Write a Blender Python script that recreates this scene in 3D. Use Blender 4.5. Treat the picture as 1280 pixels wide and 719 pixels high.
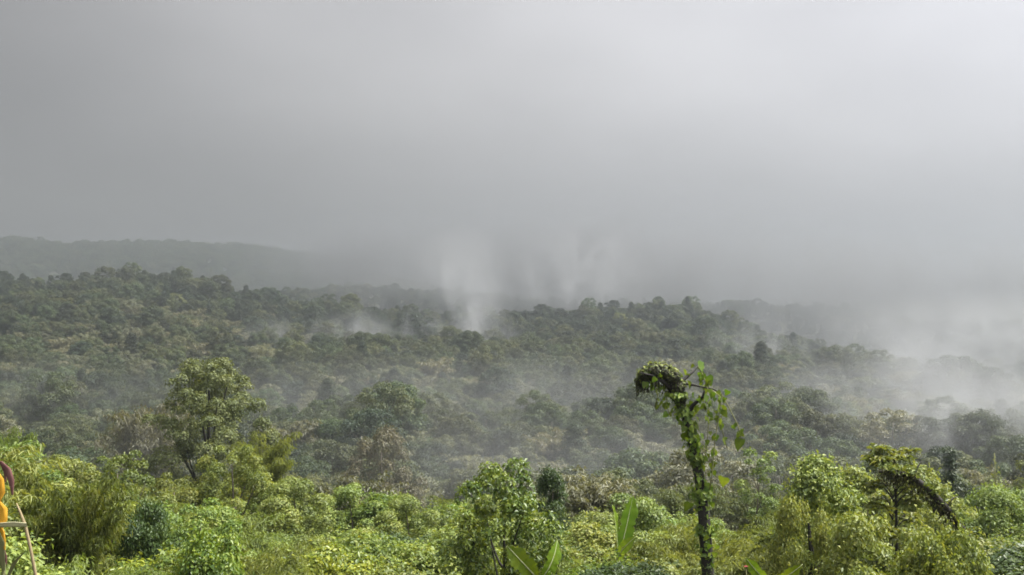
import bpy, math, random
import numpy as np
from mathutils import Vector

R = math.radians
for o in list(bpy.data.objects):
    bpy.data.objects.remove(o)
scene = bpy.context.scene
col = scene.collection
rng = np.random.default_rng(11)
random.seed(11)

# ------------------------------------------------------------------ camera
CAMZ = 40.0
FPX = 1244.0          # focal length in photo pixels (1280 wide)
HORIZON = 380.0       # photo row of eye level
cam_d = bpy.data.cameras.new("camera")
cam_d.sensor_width = 36.0
cam_d.lens = 35.0
cam_d.clip_start = 0.1
cam_d.clip_end = 20000
cam = bpy.data.objects.new("camera", cam_d)
cam.location = (0, 0, CAMZ)
cam.rotation_euler = (R(90) + math.atan((HORIZON - 359.5) / FPX), 0, 0)
col.objects.link(cam)
scene.camera = cam

# ------------------------------------------------------------------ light
SUN_EL, SUN_AZ = 60.0, 80.0      # azimuth clockwise from +Y
sd = Vector((math.sin(R(SUN_AZ)) * math.cos(R(SUN_EL)), math.cos(R(SUN_AZ)) * math.cos(R(SUN_EL)), math.sin(R(SUN_EL))))
world = bpy.data.worlds.new("World")
scene.world = world
world.use_nodes = True
nt = world.node_tree
nt.nodes.clear()
def N(tree, typ, **kw):
    n = tree.nodes.new(typ)
    for k, v in kw.items():
        setattr(n, k, v)
    return n
def MATH(tree, op, a, b=None, clamp=False):
    n = tree.nodes.new('ShaderNodeMath'); n.operation = op; n.use_clamp = clamp
    for i, v in enumerate((a, b)):
        if v is None: continue
        if isinstance(v, (int, float)): n.inputs[i].default_value = v
        else: tree.links.new(v, n.inputs[i])
    return n.outputs[0]
L = nt.links.new
out = N(nt, 'ShaderNodeOutputWorld')
bg = N(nt, 'ShaderNodeBackground')
L(bg.outputs[0], out.inputs[0])
sky = N(nt, 'ShaderNodeTexSky')
sky.sky_type = 'NISHITA'; sky.sun_disc = False
sky.sun_elevation = R(SUN_EL); sky.sun_rotation = R(SUN_AZ)
sky.air_density = 1.0; sky.dust_density = 4.0
tc = N(nt, 'ShaderNodeTexCoord')
sep = N(nt, 'ShaderNodeSeparateXYZ'); L(tc.outputs['Generated'], sep.inputs[0])
zc = MATH(nt, 'MAXIMUM', sep.outputs[2], 0.0)
# overcast deck: brightens towards the zenith and round the hidden sun
mp = N(nt, 'ShaderNodeMapping'); mp.inputs['Scale'].default_value = (1.0, 1.0, 2.2); mp.inputs['Location'].default_value = (-5.413, -6.258, 9.871)
L(tc.outputs['Generated'], mp.inputs[0])
noi = N(nt, 'ShaderNodeTexNoise'); noi.inputs['Scale'].default_value = 1.4
noi.inputs['Detail'].default_value = 4.0; noi.inputs['Roughness'].default_value = 0.45
L(mp.outputs[0], noi.inputs['Vector'])
dot = N(nt, 'ShaderNodeVectorMath', operation='DOT_PRODUCT'); dot.inputs[1].default_value = sd
L(tc.outputs['Generated'], dot.inputs[0])
glow = MATH(nt, 'POWER', MATH(nt, 'MAXIMUM', dot.outputs['Value'], 0.0), 1.5)
base = MATH(nt, 'ADD', MATH(nt, 'MULTIPLY', zc, 0.12), 0.145)
base = MATH(nt, 'ADD', base, MATH(nt, 'MULTIPLY', MATH(nt, 'MULTIPLY', zc, zc), 0.60))
hz_ = N(nt, 'ShaderNodeMapRange'); hz_.interpolation_type = 'SMOOTHSTEP'      # long paths through the deck dim the light near the horizon
hz_.inputs['From Min'].default_value = -0.04; hz_.inputs['From Max'].default_value = 0.26
L(sep.outputs[2], hz_.inputs['Value'])
base = MATH(nt, 'ADD', base, MATH(nt, 'MULTIPLY', MATH(nt, 'MULTIPLY', glow, 0.98), MATH(nt, 'ADD', MATH(nt, 'MULTIPLY', hz_.outputs[0], 0.8), 0.2)))
var = MATH(nt, 'ADD', MATH(nt, 'MULTIPLY', noi.outputs['Fac'], 1.5), 0.25)
lum = MATH(nt, 'MULTIPLY', base, var)
tint = N(nt, 'ShaderNodeMix', data_type='RGBA')
noi2 = N(nt, 'ShaderNodeTexNoise'); noi2.inputs['Scale'].default_value = 1.3
L(tc.outputs['Generated'], noi2.inputs['Vector'])
tint.inputs['A'].default_value = (1.025, 1.0, 0.965, 1)
tint.inputs['B'].default_value = (0.985, 0.98, 1.05, 1)
L(MATH(nt, 'ADD', MATH(nt, 'MULTIPLY', glow, 1.5), MATH(nt, 'MULTIPLY', noi2.outputs['Fac'], 0.3), clamp=True), tint.inputs['Factor'])
deck = N(nt, 'ShaderNodeVectorMath', operation='SCALE')
L(tint.outputs['Result'], deck.inputs[0]); L(lum, deck.inputs['Scale'])
skys = N(nt, 'ShaderNodeVectorMath', operation='SCALE'); skys.inputs['Scale'].default_value = 0.05
L(sky.outputs[0], skys.inputs[0])
mixs = N(nt, 'ShaderNodeMix', data_type='RGBA'); mixs.inputs['Factor'].default_value = 0.9
L(skys.outputs[0], mixs.inputs['A']); L(deck.outputs[0], mixs.inputs['B'])
L(mixs.outputs['Result'], bg.inputs['Color'])
bg.inputs['Strength'].default_value = 0.50

sun_d = bpy.data.lights.new("sun", 'SUN')
sun_d.energy = 3.4; sun_d.angle = R(18); sun_d.color = (1.0, 0.96, 0.88)
sun = bpy.data.objects.new("sun", sun_d)
sun.rotation_euler = (-sd).to_track_quat('-Z', 'Y').to_euler()
sun.location = (40, 40, 120)
col.objects.link(sun)

vs = scene.view_settings
vs.view_transform = 'Standard'; vs.look = 'None'; vs.exposure = 1.78; vs.gamma = 1.0
vs.use_curve_mapping = False
cy = scene.cycles
cy.use_denoising = True
cy.max_bounces = 6; cy.diffuse_bounces = 3; cy.glossy_bounces = 2; cy.transmission_bounces = 3
cy.volume_bounces = 2; cy.transparent_max_bounces = 8
cy.volume_step_rate = 1.0; cy.volume_max_steps = 256
cy.filter_width = 1.7
cy.use_adaptive_sampling = True; cy.adaptive_threshold = 0.02

# ------------------------------------------------------------------ helpers
def at(px, py, d):
    """photo row/column at depth d -> world point"""
    return np.array([(px - 640.0) / FPX * d, d, CAMZ + (HORIZON - py) / FPX * d])

def tag(o, label=None, cat=None, group=None, kind=None):
    if label: o['label'] = label
    if cat: o['category'] = cat
    if group: o['group'] = group
    if kind: o['kind'] = kind
    return o

def empty(name, loc=(0, 0, 0), rz=0.0):
    o = bpy.data.objects.new(name, None)
    o.empty_display_size = 0.3
    o.location = loc; o.rotation_euler = (0, 0, rz)
    col.objects.link(o)
    return o

def np_mesh(name, V, F, mat, tintv=None, smooth=False):
    """V (n,3), F list of arrays of equal-sided faces"""
    me = bpy.data.meshes.new(name)
    V = np.asarray(V, dtype=np.float32)
    me.vertices.add(len(V)); me.vertices.foreach_set('co', V.ravel())
    nl = sum(f.size for f in F); nf = sum(len(f) for f in F)
    me.loops.add(nl); me.polygons.add(nf)
    me.loops.foreach_set('vertex_index', np.concatenate([f.ravel() for f in F]).astype(np.int32))
    starts = []; s = 0
    for f in F:
        k = f.shape[1]
        starts.append(np.arange(len(f)) * k + s); s += f.size
    me.polygons.foreach_set('loop_start', np.concatenate(starts).astype(np.int32))
    if smooth:
        me.polygons.foreach_set('use_smooth', np.ones(nf, dtype=bool))
    me.update(calc_edges=True)
    me.validate()
    if tintv is not None:
        a = me.attributes.new('tint', 'FLOAT', 'POINT')
        a.data.foreach_set('value', np.asarray(tintv, dtype=np.float32))
    me.materials.append(mat)
    return me

def mobj(name, me, parent=None):
    o = bpy.data.objects.new(name, me)
    col.objects.link(o)
    if parent: o.parent = parent
    return o

def unit(v):
    return v / np.maximum(np.linalg.norm(v, axis=-1, keepdims=True), 1e-9)

def rdirs(n, r=rng):
    return unit(r.normal(size=(n, 3)))

class Leaves:
    """collects leaf blades: two folded halves each"""
    def __init__(self):
        self.V = []; self.T = []
    def add(self, P, Nn, size, aspect=0.5, fold=0.18, droop=0.25, tdir=None, tint=None, spread=1.0, jitter=0.5):
        n = len(P)
        if n == 0: return
        size = np.broadcast_to(np.asarray(size, dtype=float), (n,)) * rng.uniform(1 - jitter, 1 + jitter, n)
        Nn = unit(Nn)
        t = rng.normal(size=(n, 3)) * spread
        if tdir is not None: t = t + tdir
        t = unit(t - Nn * np.sum(t * Nn, 1, keepdims=True))
        b = np.cross(Nn, t)
        l = size[:, None]; w = l * aspect
        base = P - t * l * 0.5
        tip = P + t * l * 0.5 - Nn * l * droop * 0.5
        mid = P - t * l * 0.06
        lf = mid + b * w * 0.5 + Nn * w * fold
        rt = mid - b * w * 0.5 + Nn * w * fold
        v = np.stack([base, rt, tip, lf], 1).reshape(-1, 3)
        self.V.append(v)
        if tint is None: tint = rng.random(n)
        self.T.append(np.repeat(tint, 4))
    def mesh(self, name, mat):
        V = np.concatenate(self.V); T = np.concatenate(self.T)
        n = len(V) // 4
        i = np.arange(n)[:, None] * 4
        F = np.concatenate([i + np.array([[0, 1, 2]]), i + np.array([[0, 2, 3]])], 0)
        return np_mesh(name, V, [F], mat, T)

class Tubes:
    def __init__(self):
        self.V = []; self.F = []; self.n = 0
    def add(self, pts, radii, sides=6):
        pts = np.asarray(pts, dtype=float); radii = np.asarray(radii, dtype=float)
        k = len(pts)
        tang = np.gradient(pts, axis=0); tang = unit(tang)
        ref = np.array([0.0, 0, 1]) if abs(tang[0, 2]) < 0.8 else np.array([1.0, 0, 0])
        rings = []
        u = np.cross(ref, tang[0]); u /= np.linalg.norm(u)
        for j in range(k):
            u = u - tang[j] * np.dot(u, tang[j]); u /= max(np.linalg.norm(u), 1e-9)
            w = np.cross(tang[j], u)
            a = np.linspace(0, 2 * math.pi, sides, endpoint=False)
            rings.append(pts[j] + radii[j] * (np.cos(a)[:, None] * u + np.sin(a)[:, None] * w))
        V = np.concatenate(rings)
        F = []
        for j in range(k - 1):
            for s in range(sides):
                a0 = j * sides + s; a1 = j * sides + (s + 1) % sides
                F.append((a0, a1, a1 + sides, a0 + sides))
        tip = len(V)
        V = np.concatenate([V, pts[-1:]])
        T = [(( k - 1) * sides + s, (k - 1) * sides + (s + 1) % sides, tip, tip) for s in range(sides)]
        F = np.array(F + [], dtype=int) + self.n
        self.V.append(V); self.F.append(F)
        self.tris = getattr(self, 'tris', [])
        self.tris.append(np.array([t[:3] for t in T]) + self.n)
        self.n += len(V)
    def mesh(self, name, mat, smooth=True):
        return np_mesh(name, np.concatenate(self.V), [np.concatenate(self.F), np.concatenate(self.tris)], mat, smooth=smooth)

def curve_pts(a, b, bend, n=5):
    a = np.asarray(a, float); b = np.asarray(b, float)
    t = np.linspace(0, 1, n)[:, None]
    return a * (1 - t) + b * t + np.asarray(bend, float) * (4 * t * (1 - t))

# ------------------------------------------------------------------ materials
def new_mat(name):
    m = bpy.data.materials.new(name); m.use_nodes = True
    m.node_tree.nodes.clear()
    return m, m.node_tree

def leaf_mat(name, cols, trans=0.3, rough=0.48, spec=0.35, valvar=0.55, huevar=0.018):
    m, t = new_mat(name)
    o = N(t, 'ShaderNodeOutputMaterial')
    at_ = N(t, 'ShaderNodeAttribute'); at_.attribute_name = 'tint'
    ramp = N(t, 'ShaderNodeValToRGB')
    els = ramp.color_ramp.elements
    while len(els) < len(cols): els.new(0.5)
    for i, c in enumerate(cols):
        els[i].position = i / (len(cols) - 1); els[i].color = (*c, 1)
    t.links.new(at_.outputs['Fac'], ramp.inputs[0])
    oi = N(t, 'ShaderNodeObjectInfo')
    hsv = N(t, 'ShaderNodeHueSaturation')
    t.links.new(ramp.outputs[0], hsv.inputs['Color'])
    t.links.new(MATH(t, 'ADD', MATH(t, 'MULTIPLY', oi.outputs['Random'], valvar), 1 - valvar / 2), hsv.inputs['Value'])
    r2 = MATH(t, 'FRACT', MATH(t, 'MULTIPLY', oi.outputs['Random'], 7.31))
    t.links.new(MATH(t, 'ADD', MATH(t, 'MULTIPLY', r2, huevar * 2), 0.5 - huevar), hsv.inputs['Hue'])
    p = N(t, 'ShaderNodeBsdfPrincipled')
    t.links.new(hsv.outputs[0], p.inputs['Base Color'])
    p.inputs['Roughness'].default_value = rough
    p.inputs['Specular IOR Level'].default_value = spec
    tr = N(t, 'ShaderNodeBsdfTranslucent')
    tm = N(t, 'ShaderNodeMix', data_type='RGBA'); tm.blend_type = 'MULTIPLY'; tm.inputs['Factor'].default_value = 1.0
    t.links.new(hsv.outputs[0], tm.inputs['A']); tm.inputs['B'].default_value = (1.35, 1.25, 0.55, 1)
    t.links.new(tm.outputs['Result'], tr.inputs['Color'])
    mx = N(t, 'ShaderNodeMixShader'); mx.inputs[0].default_value = trans
    t.links.new(p.outputs[0], mx.inputs[1]); t.links.new(tr.outputs[0], mx.inputs[2])
    t.links.new(mx.outputs[0], o.inputs[0])
    return m

def bark_mat(name, c1, c2, scale=6.0):
    m, t = new_mat(name)
    o = N(t, 'ShaderNodeOutputMaterial'); p = N(t, 'ShaderNodeBsdfPrincipled')
    tcn = N(t, 'ShaderNodeTexCoord'); mpn = N(t, 'ShaderNodeMapping'); mpn.inputs['Scale'].default_value = (1, 1, 0.25)
    t.links.new(tcn.outputs['Object'], mpn.inputs[0])
    no = N(t, 'ShaderNodeTexNoise'); no.inputs['Scale'].default_value = scale; no.inputs['Detail'].default_value = 6
    t.links.new(mpn.outputs[0], no.inputs['Vector'])
    mx = N(t, 'ShaderNodeMix', data_type='RGBA'); mx.inputs['A'].default_value = (*c1, 1); mx.inputs['B'].default_value = (*c2, 1)
    t.links.new(no.outputs['Fac'], mx.inputs['Factor'])
    t.links.new(mx.outputs['Result'], p.inputs['Base Color'])
    p.inputs['Roughness'].default_value = 0.85
    bp = N(t, 'ShaderNodeBump'); bp.inputs['Strength'].default_value = 0.6; bp.inputs['Distance'].default_value = 0.03
    t.links.new(no.outputs['Fac'], bp.inputs['Height']); t.links.new(bp.outputs[0], p.inputs['Normal'])
    t.links.new(p.outputs[0], o.inputs[0])
    return m

M = {}
M['thicket'] = leaf_mat('thicket_leaf', [(0.075, 0.11, 0.028), (0.151, 0.195, 0.042), (0.237, 0.262, 0.059)])
M['bright'] = leaf_mat('bright_leaf', [(0.07, 0.108, 0.024), (0.143, 0.19, 0.036), (0.239, 0.26, 0.056)], trans=0.36)
M['broad'] = leaf_mat('broad_leaf', [(0.058, 0.103, 0.028), (0.129, 0.184, 0.028), (0.244, 0.276, 0.032)], rough=0.38, trans=0.33)
M['deep'] = leaf_mat('deep_leaf', [(0.032, 0.056, 0.018), (0.060, 0.092, 0.026), (0.100, 0.135, 0.038)], rough=0.42)
M['conifer'] = leaf_mat('conifer_needle', [(0.020, 0.040, 0.020), (0.035, 0.060, 0.026), (0.055, 0.080, 0.030)], trans=0.12)
M['forest'] = leaf_mat('forest_leaf', [(0.034, 0.050, 0.026), (0.062, 0.080, 0.038), (0.105, 0.118, 0.058)], valvar=0.6, huevar=0.035, spec=0.2)
M['forest_dark'] = leaf_mat('forest_dark_leaf', [(0.018, 0.030, 0.020), (0.032, 0.046, 0.027), (0.054, 0.068, 0.036)], valvar=0.5, huevar=0.03, spec=0.2)
M['forest_pale'] = leaf_mat('forest_pale_leaf', [(0.092, 0.102, 0.062), (0.135, 0.142, 0.088), (0.185, 0.185, 0.118)], valvar=0.45, huevar=0.03)
M['olive'] = leaf_mat('olive_leaf', [(0.060, 0.078, 0.032), (0.105, 0.125, 0.048), (0.155, 0.170, 0.070)], valvar=0.5, huevar=0.02, spec=0.2)
M['plume'] = leaf_mat('plume_leaf', [(0.095, 0.130, 0.032), (0.155, 0.200, 0.046), (0.225, 0.260, 0.066)], trans=0.36, valvar=0.4)
M['russet'] = leaf_mat('russet_leaf', [(0.090, 0.095, 0.045), (0.125, 0.122, 0.058), (0.155, 0.135, 0.072)], trans=0.25)
M['banana'] = leaf_mat('banana_leaf', [(0.085, 0.150, 0.016), (0.130, 0.200, 0.020), (0.180, 0.240, 0.026)], rough=0.33, trans=0.4, valvar=0.3)
M['vine'] = leaf_mat('vine_leaf', [(0.055, 0.095, 0.018), (0.100, 0.160, 0.022), (0.165, 0.220, 0.028)], rough=0.38, trans=0.36)
M['moss'] = leaf_mat('moss_tuft', [(0.020, 0.022, 0.012), (0.040, 0.042, 0.016), (0.120, 0.130, 0.030)], trans=0.1, rough=0.8)
M['midrib'] = bark_mat('midrib', (0.30, 0.33, 0.16), (0.42, 0.43, 0.26), 4)
M['bark'] = bark_mat('bark', (0.055, 0.045, 0.035), (0.13, 0.11, 0.085), 5)
M['bark_dark'] = bark_mat('bark_dark', (0.007, 0.006, 0.005), (0.024, 0.020, 0.015), 9)
M['bark_pale'] = bark_mat('bark_pale', (0.11, 0.10, 0.085), (0.21, 0.19, 0.16), 5)
M['cane'] = bark_mat('cane', (0.12, 0.14, 0.05), (0.21, 0.20, 0.09), 7)
M['dry_stalk'] = bark_mat('dry_stalk', (0.17, 0.125, 0.065), (0.33, 0.265, 0.15), 14)
M['dry_sheath'] = bark_mat('dry_sheath', (0.40, 0.38, 0.22), (0.54, 0.51, 0.33), 12)
M['orange_bract'] = bark_mat('orange_bract', (0.45, 0.19, 0.010), (0.56, 0.34, 0.018), 9)
M['maroon_bract'] = bark_mat('maroon_bract', (0.085, 0.028, 0.030), (0.17, 0.075, 0.065), 14)
M['red_petal'] = bark_mat('red_petal', (0.16, 0.012, 0.018), (0.24, 0.03, 0.03), 12)

def ground_mat():
    m, t = new_mat('forest_floor')
    o = N(t, 'ShaderNodeOutputMaterial'); p = N(t, 'ShaderNodeBsdfPrincipled')
    g = N(t, 'ShaderNodeNewGeometry')
    n1 = N(t, 'ShaderNodeTexNoise'); n1.inputs['Scale'].default_value = 0.05; n1.inputs['Detail'].default_value = 8
    n2 = N(t, 'ShaderNodeTexNoise'); n2.inputs['Scale'].default_value = 1.7; n2.inputs['Detail'].default_value = 6
    t.links.new(g.outputs['Position'], n1.inputs['Vector']); t.links.new(g.outputs['Position'], n2.inputs['Vector'])
    a = N(t, 'ShaderNodeMix', data_type='RGBA'); a.inputs['A'].default_value = (0.020, 0.028, 0.013, 1); a.inputs['B'].default_value = (0.042, 0.052, 0.024, 1)
    t.links.new(n1.outputs['Fac'], a.inputs['Factor'])
    b = N(t, 'ShaderNodeMix', data_type='RGBA'); b.inputs['B'].default_value = (0.055, 0.042, 0.024, 1)
    t.links.new(a.outputs['Result'], b.inputs['A'])
    t.links.new(MATH(t, 'MULTIPLY', n2.outputs['Fac'], 0.55), b.inputs['Factor'])
    t.links.new(b.outputs['Result'], p.inputs['Base Color']); p.inputs['Roughness'].default_value = 0.95
    bp = N(t, 'ShaderNodeBump'); bp.inputs['Strength'].default_value = 0.8; bp.inputs['Distance'].default_value = 0.4
    t.links.new(n2.outputs['Fac'], bp.inputs['Height']); t.links.new(bp.outputs[0], p.inputs['Normal'])
    t.links.new(p.outputs[0], o.inputs[0])
    return m
M['ground'] = ground_mat()

# ------------------------------------------------------------------ terrain
def vnoise(x, y, s, seed):
    """smooth value noise, cell size s"""
    x = np.asarray(x, float) / s + seed * 17.13; y = np.asarray(y, float) / s + seed * 5.7
    xi = np.floor(x).astype(int); yi = np.floor(y).astype(int)
    fx = x - xi; fy = y - yi
    fx = fx * fx * (3 - 2 * fx); fy = fy * fy * (3 - 2 * fy)
    def h(a, b):
        v = np.sin(a * 127.1 + b * 311.7 + seed * 74.7) * 43758.5453
        return v - np.floor(v)
    return (h(xi, yi) * (1 - fx) + h(xi + 1, yi) * fx) * (1 - fy) + (h(xi, yi + 1) * (1 - fx) + h(xi + 1, yi + 1) * fx) * fy * 1.0 - 0.5

# ridge lines: (world x, ground height rel. to eye)
D1 = 640.0
def ridge(pix, d, drop):
    return np.array([(p[0] - 640) / FPX * d for p in pix]), np.array([(HORIZON - p[1]) / FPX * d - drop for p in pix])
R1 = ridge([(-700, 372), (-300, 352), (0, 347), (90, 351), (200, 341), (300, 358), (370, 373), (450, 378), (520, 392), (620, 394), (700, 390), (760, 384), (830, 377), (890, 392), (960, 414), (1060, 438), (1170, 450), (1290, 458), (1600, 450), (2000, 420)], D1, 10.5)
R2 = ridge([(-700, 372), (0, 372), (250, 378), (360, 362), (460, 354), (560, 360), (640, 370), (740, 376), (850, 376), (950, 374), (1050, 380), (1180, 398), (1290, 400), (1700, 380)], 950.0, 10.5)
R3 = ridge([(-1500, 330), (-600, 318), (-100, 302), (30, 294), (85, 302), (160, 300), (235, 300), (330, 305), (440, 318), (600, 350), (900, 360), (1400, 355), (2400, 340)], 1900.0, 24.0)
YK = [-4000, -300, -60, 0, 8, 15, 30, 60, 100, 150, 260, 400, 520, D1, 730, 800, 950, 1120, 1350, 1900, 2500, 5200]
def hgt(x, y):
    x = np.asarray(x, float); y = np.asarray(y, float)
    r1 = np.interp(x, *R1); r2 = np.interp(x, *R2); r3 = np.interp(x, *R3)
    v = 0 * x
    vals = [v - 20, v + 6, v - 0.5, v - 1.7, v - 4.4, v - 7.2, v - 10.0, v - 16.0, v - 27, v - 35, v - 37,
            np.minimum(-33 + 0 * x, r1 - 6), r1 - 14, r1, r1 - 16, np.minimum(r1, r2) - 20, r2, r2 - 40, v - 40, r3, r3 - 70, v - 30]
    res = np.zeros_like(x)
    for i in range(len(YK) - 1):
        m = (y >= YK[i]) & (y <= YK[i + 1])
        t = (y - YK[i]) / (YK[i + 1] - YK[i])
        s = t * 0.45 + 0.55 * t * t * (3 - 2 * t)
        res = np.where(m, vals[i] * (1 - s) + vals[i + 1] * s, res)
    far = np.clip((y - 70) / 150, 0, 1)
    res = res + far * (vnoise(x, y, 130, 1) * 9 + vnoise(x, y, 48, 2) * 4) * np.where(np.abs(y - D1) < 60, 0.45, 1)
    res = res + np.clip((y - 12) / 30, 0, 1) * (1 - far) * vnoise(x, y, 11, 3) * 1.6
    return res + CAMZ
def h1(x, y):
    return float(hgt(np.array([x]), np.array([y]))[0])

def axis(lims):
    v = []
    for a, b, s in lims:
        v += list(np.arange(a, b, s))
    return np.array(v + [lims[-1][1]])
gx = axis([(-4200, -1200, 200), (-1200, -420, 26), (-420, -60, 9), (-60, 60, 2.5), (60, 420, 9), (420, 1200, 26), (1200, 4200, 200)])
gy = axis([(-4000, -200, 380), (-200, 0, 20), (0, 70, 2.5), (70, 1150, 9), (1150, 2500, 45), (2500, 5200, 300)])
GX, GY = np.meshgrid(gx, gy)
GV = np.stack([GX.ravel(), GY.ravel(), hgt(GX.ravel(), GY.ravel())], 1)
nx, ny = len(gx), len(gy)
ii = (np.arange(ny - 1)[:, None] * nx + np.arange(nx - 1)[None]).ravel()
GF = np.stack([ii, ii + 1, ii + 1 + nx, ii + nx], 1)
ground = mobj('ground', np_mesh('ground', GV, [GF], M['ground'], smooth=True))
tag(ground, 'forested hillside falling to a valley and rising to ridges', 'ground', kind='structure')

# ------------------------------------------------------------------ plant builders (meshes in local space, base at origin)
COVER = 0.52
def crown_clumps(L, clumps, nleaf, size, aspect=0.55, shell=0.55, up=0.55, flat=0.75, droop=0.3, hang=0.0):
    """clumps: list of (centre, radius); leaves on the outer shell of each, facing out and up"""
    for c, r in clumps:
        n = max(8, int(COVER * 4 * math.pi * r * r * flat / (size * size * aspect * 0.5)))
        d = rdirs(n)
        d[:, 2] = np.where(d[:, 2] < -0.35, -d[:, 2], d[:, 2])
        rad = r * (shell + (1 - shell) * rng.random(n) ** 0.6) * (1 + 0.12 * rng.normal(size=n))
        P = np.asarray(c) + d * rad[:, None] * np.array([1, 1, flat])
        nn = d * (1 - up) + np.array([0, 0, up]) + 0.30 * rng.normal(size=(n, 3))
        tn = np.clip(rng.random(n) * 0.7 + rng.random() * 0.45 - 0.08, 0, 1)
        L.add(P, nn, size, aspect=aspect, droop=droop, tdir=d * 0.8 + np.array([0, 0, -hang]), tint=tn)

def make_tree(kind, H, W, nclump, cr, nleaf, leaf, mat, bark, base=0.35, top_taper=0.5, flat=0.75, aspect=0.55, limbs=7, trunk_r=None, hang=0.0, up=0.55, name='forest_tree'):
    """spreading tree: tapered trunk, limbs that end in leaf clumps"""
    T = Tubes(); Lv = Leaves()
    tr = trunk_r or H * 0.018
    lean = rng.normal(size=2) * H * 0.03
    top = np.array([lean[0], lean[1], H * 0.86])
    tp = curve_pts((0, 0, -0.4), top, (rng.normal() * H * 0.02, rng.normal() * H * 0.02, 0), 7)
    T.add(tp, np.linspace(tr, tr * 0.25, 7), 7)
    clumps = []
    for k in range(nclump):
        u = (k + rng.random()) / nclump
        z = H * (base + (1 - base) * (0.08 + 0.88 * u))
        if kind == 'dome': rr = math.sqrt(max(0.02, 1 - ((u - 0.28) / 0.74) ** 2))
        elif kind == 'cone': rr = (1 - u) ** 0.8 * 0.95 + 0.06
        elif kind == 'flat': rr = 0.45 + 0.55 * math.sin(min(1, u * 1.15) * math.pi * 0.62)
        else: rr = 0.55 + 0.45 * math.sin(u * math.pi)
        a = k * 2.399 + rng.normal() * 0.5
        q = W * 0.5 * rr * (0.18 + 0.82 * math.sqrt(rng.random()))
        c = np.array([math.cos(a) * q, math.sin(a) * q, z * (1 if kind != 'dome' else 1)]) + np.array([lean[0], lean[1], 0]) * u
        r = cr * (1 - top_taper * 0.5 * u) * rng.uniform(0.7, 1.25)
        clumps.append((c, r))
    for k in range(limbs):
        c, r = clumps[(k * max(1, nclump // limbs)) % nclump]
        zt = max(H * base * 0.75, c[2] - 0.45 * math.hypot(c[0], c[1]) - 0.1 * H)
        s = np.clip(zt / (H * 0.86), 0, 0.92)
        a0 = tp[int(s * 6)] * 1.0
        T.add(curve_pts(a0, c, (0, 0, -0.06 * H * rng.random()), 5), np.linspace(tr * 0.5, tr * 0.1, 5), 5)
    crown_clumps(Lv, clumps, nleaf, leaf, aspect=aspect, flat=flat, hang=hang, up=up)
    return {'crown': Lv.mesh(name + '_crown', M[mat]), 'trunk': T.mesh(name + '_trunk', M[bark])}

def make_plume(H, W, nculm, nleaf, leaf, mat, bark='cane', name='bamboo', aspect=0.16):
    """arching culms with hanging narrow leaves"""
    T = Tubes(); Lv = Leaves()
    for k in range(nculm):
        a = k * 2.399 + rng.normal() * 0.4
        reach = W * 0.5 * math.sqrt(rng.random()) * 1.05
        h = H * rng.uniform(0.72, 1.0)
        b0 = np.array([math.cos(a), math.sin(a), 0]) * W * 0.06 * rng.random()
        tip = np.array([math.cos(a) * reach, math.sin(a) * reach, h * rng.uniform(0.80, 0.95)])
        p = curve_pts(b0, tip, (-math.cos(a) * reach * 0.15, -math.sin(a) * reach * 0.15, h * 0.20), 9)
        T.add(p, np.linspace(0.0045 * H, 0.001 * H, 9), 4)
        n = nleaf
        s = 0.28 + 0.72 * rng.random(n) ** 0.75
        pp = np.stack([np.interp(s * 8, np.arange(9), p[:, j]) for j in range(3)], 1)
        d = rdirs(n); d[:, 2] = -np.abs(d[:, 2]) * 0.45
        off = W * 0.085 * rng.random(n)[:, None] * (0.5 + s[:, None])
        P = pp + d * off
        nn = np.stack([d[:, 0] * 0.6, d[:, 1] * 0.6, np.full(n, 1.0)], 1) + 0.35 * rng.normal(size=(n, 3))
        tn = np.clip(rng.random(n) * 0.7 + rng.random() * 0.4 - 0.05, 0, 1)
        Lv.add(P, nn, leaf, aspect=aspect, tdir=d * 1.4 + np.array([0, 0, -0.3]), droop=0.5, tint=tn, spread=0.6)
    return {'foliage': Lv.mesh(name + '_foliage', M[mat]), 'culms': T.mesh(name + '_culms', M[bark])}

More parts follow.
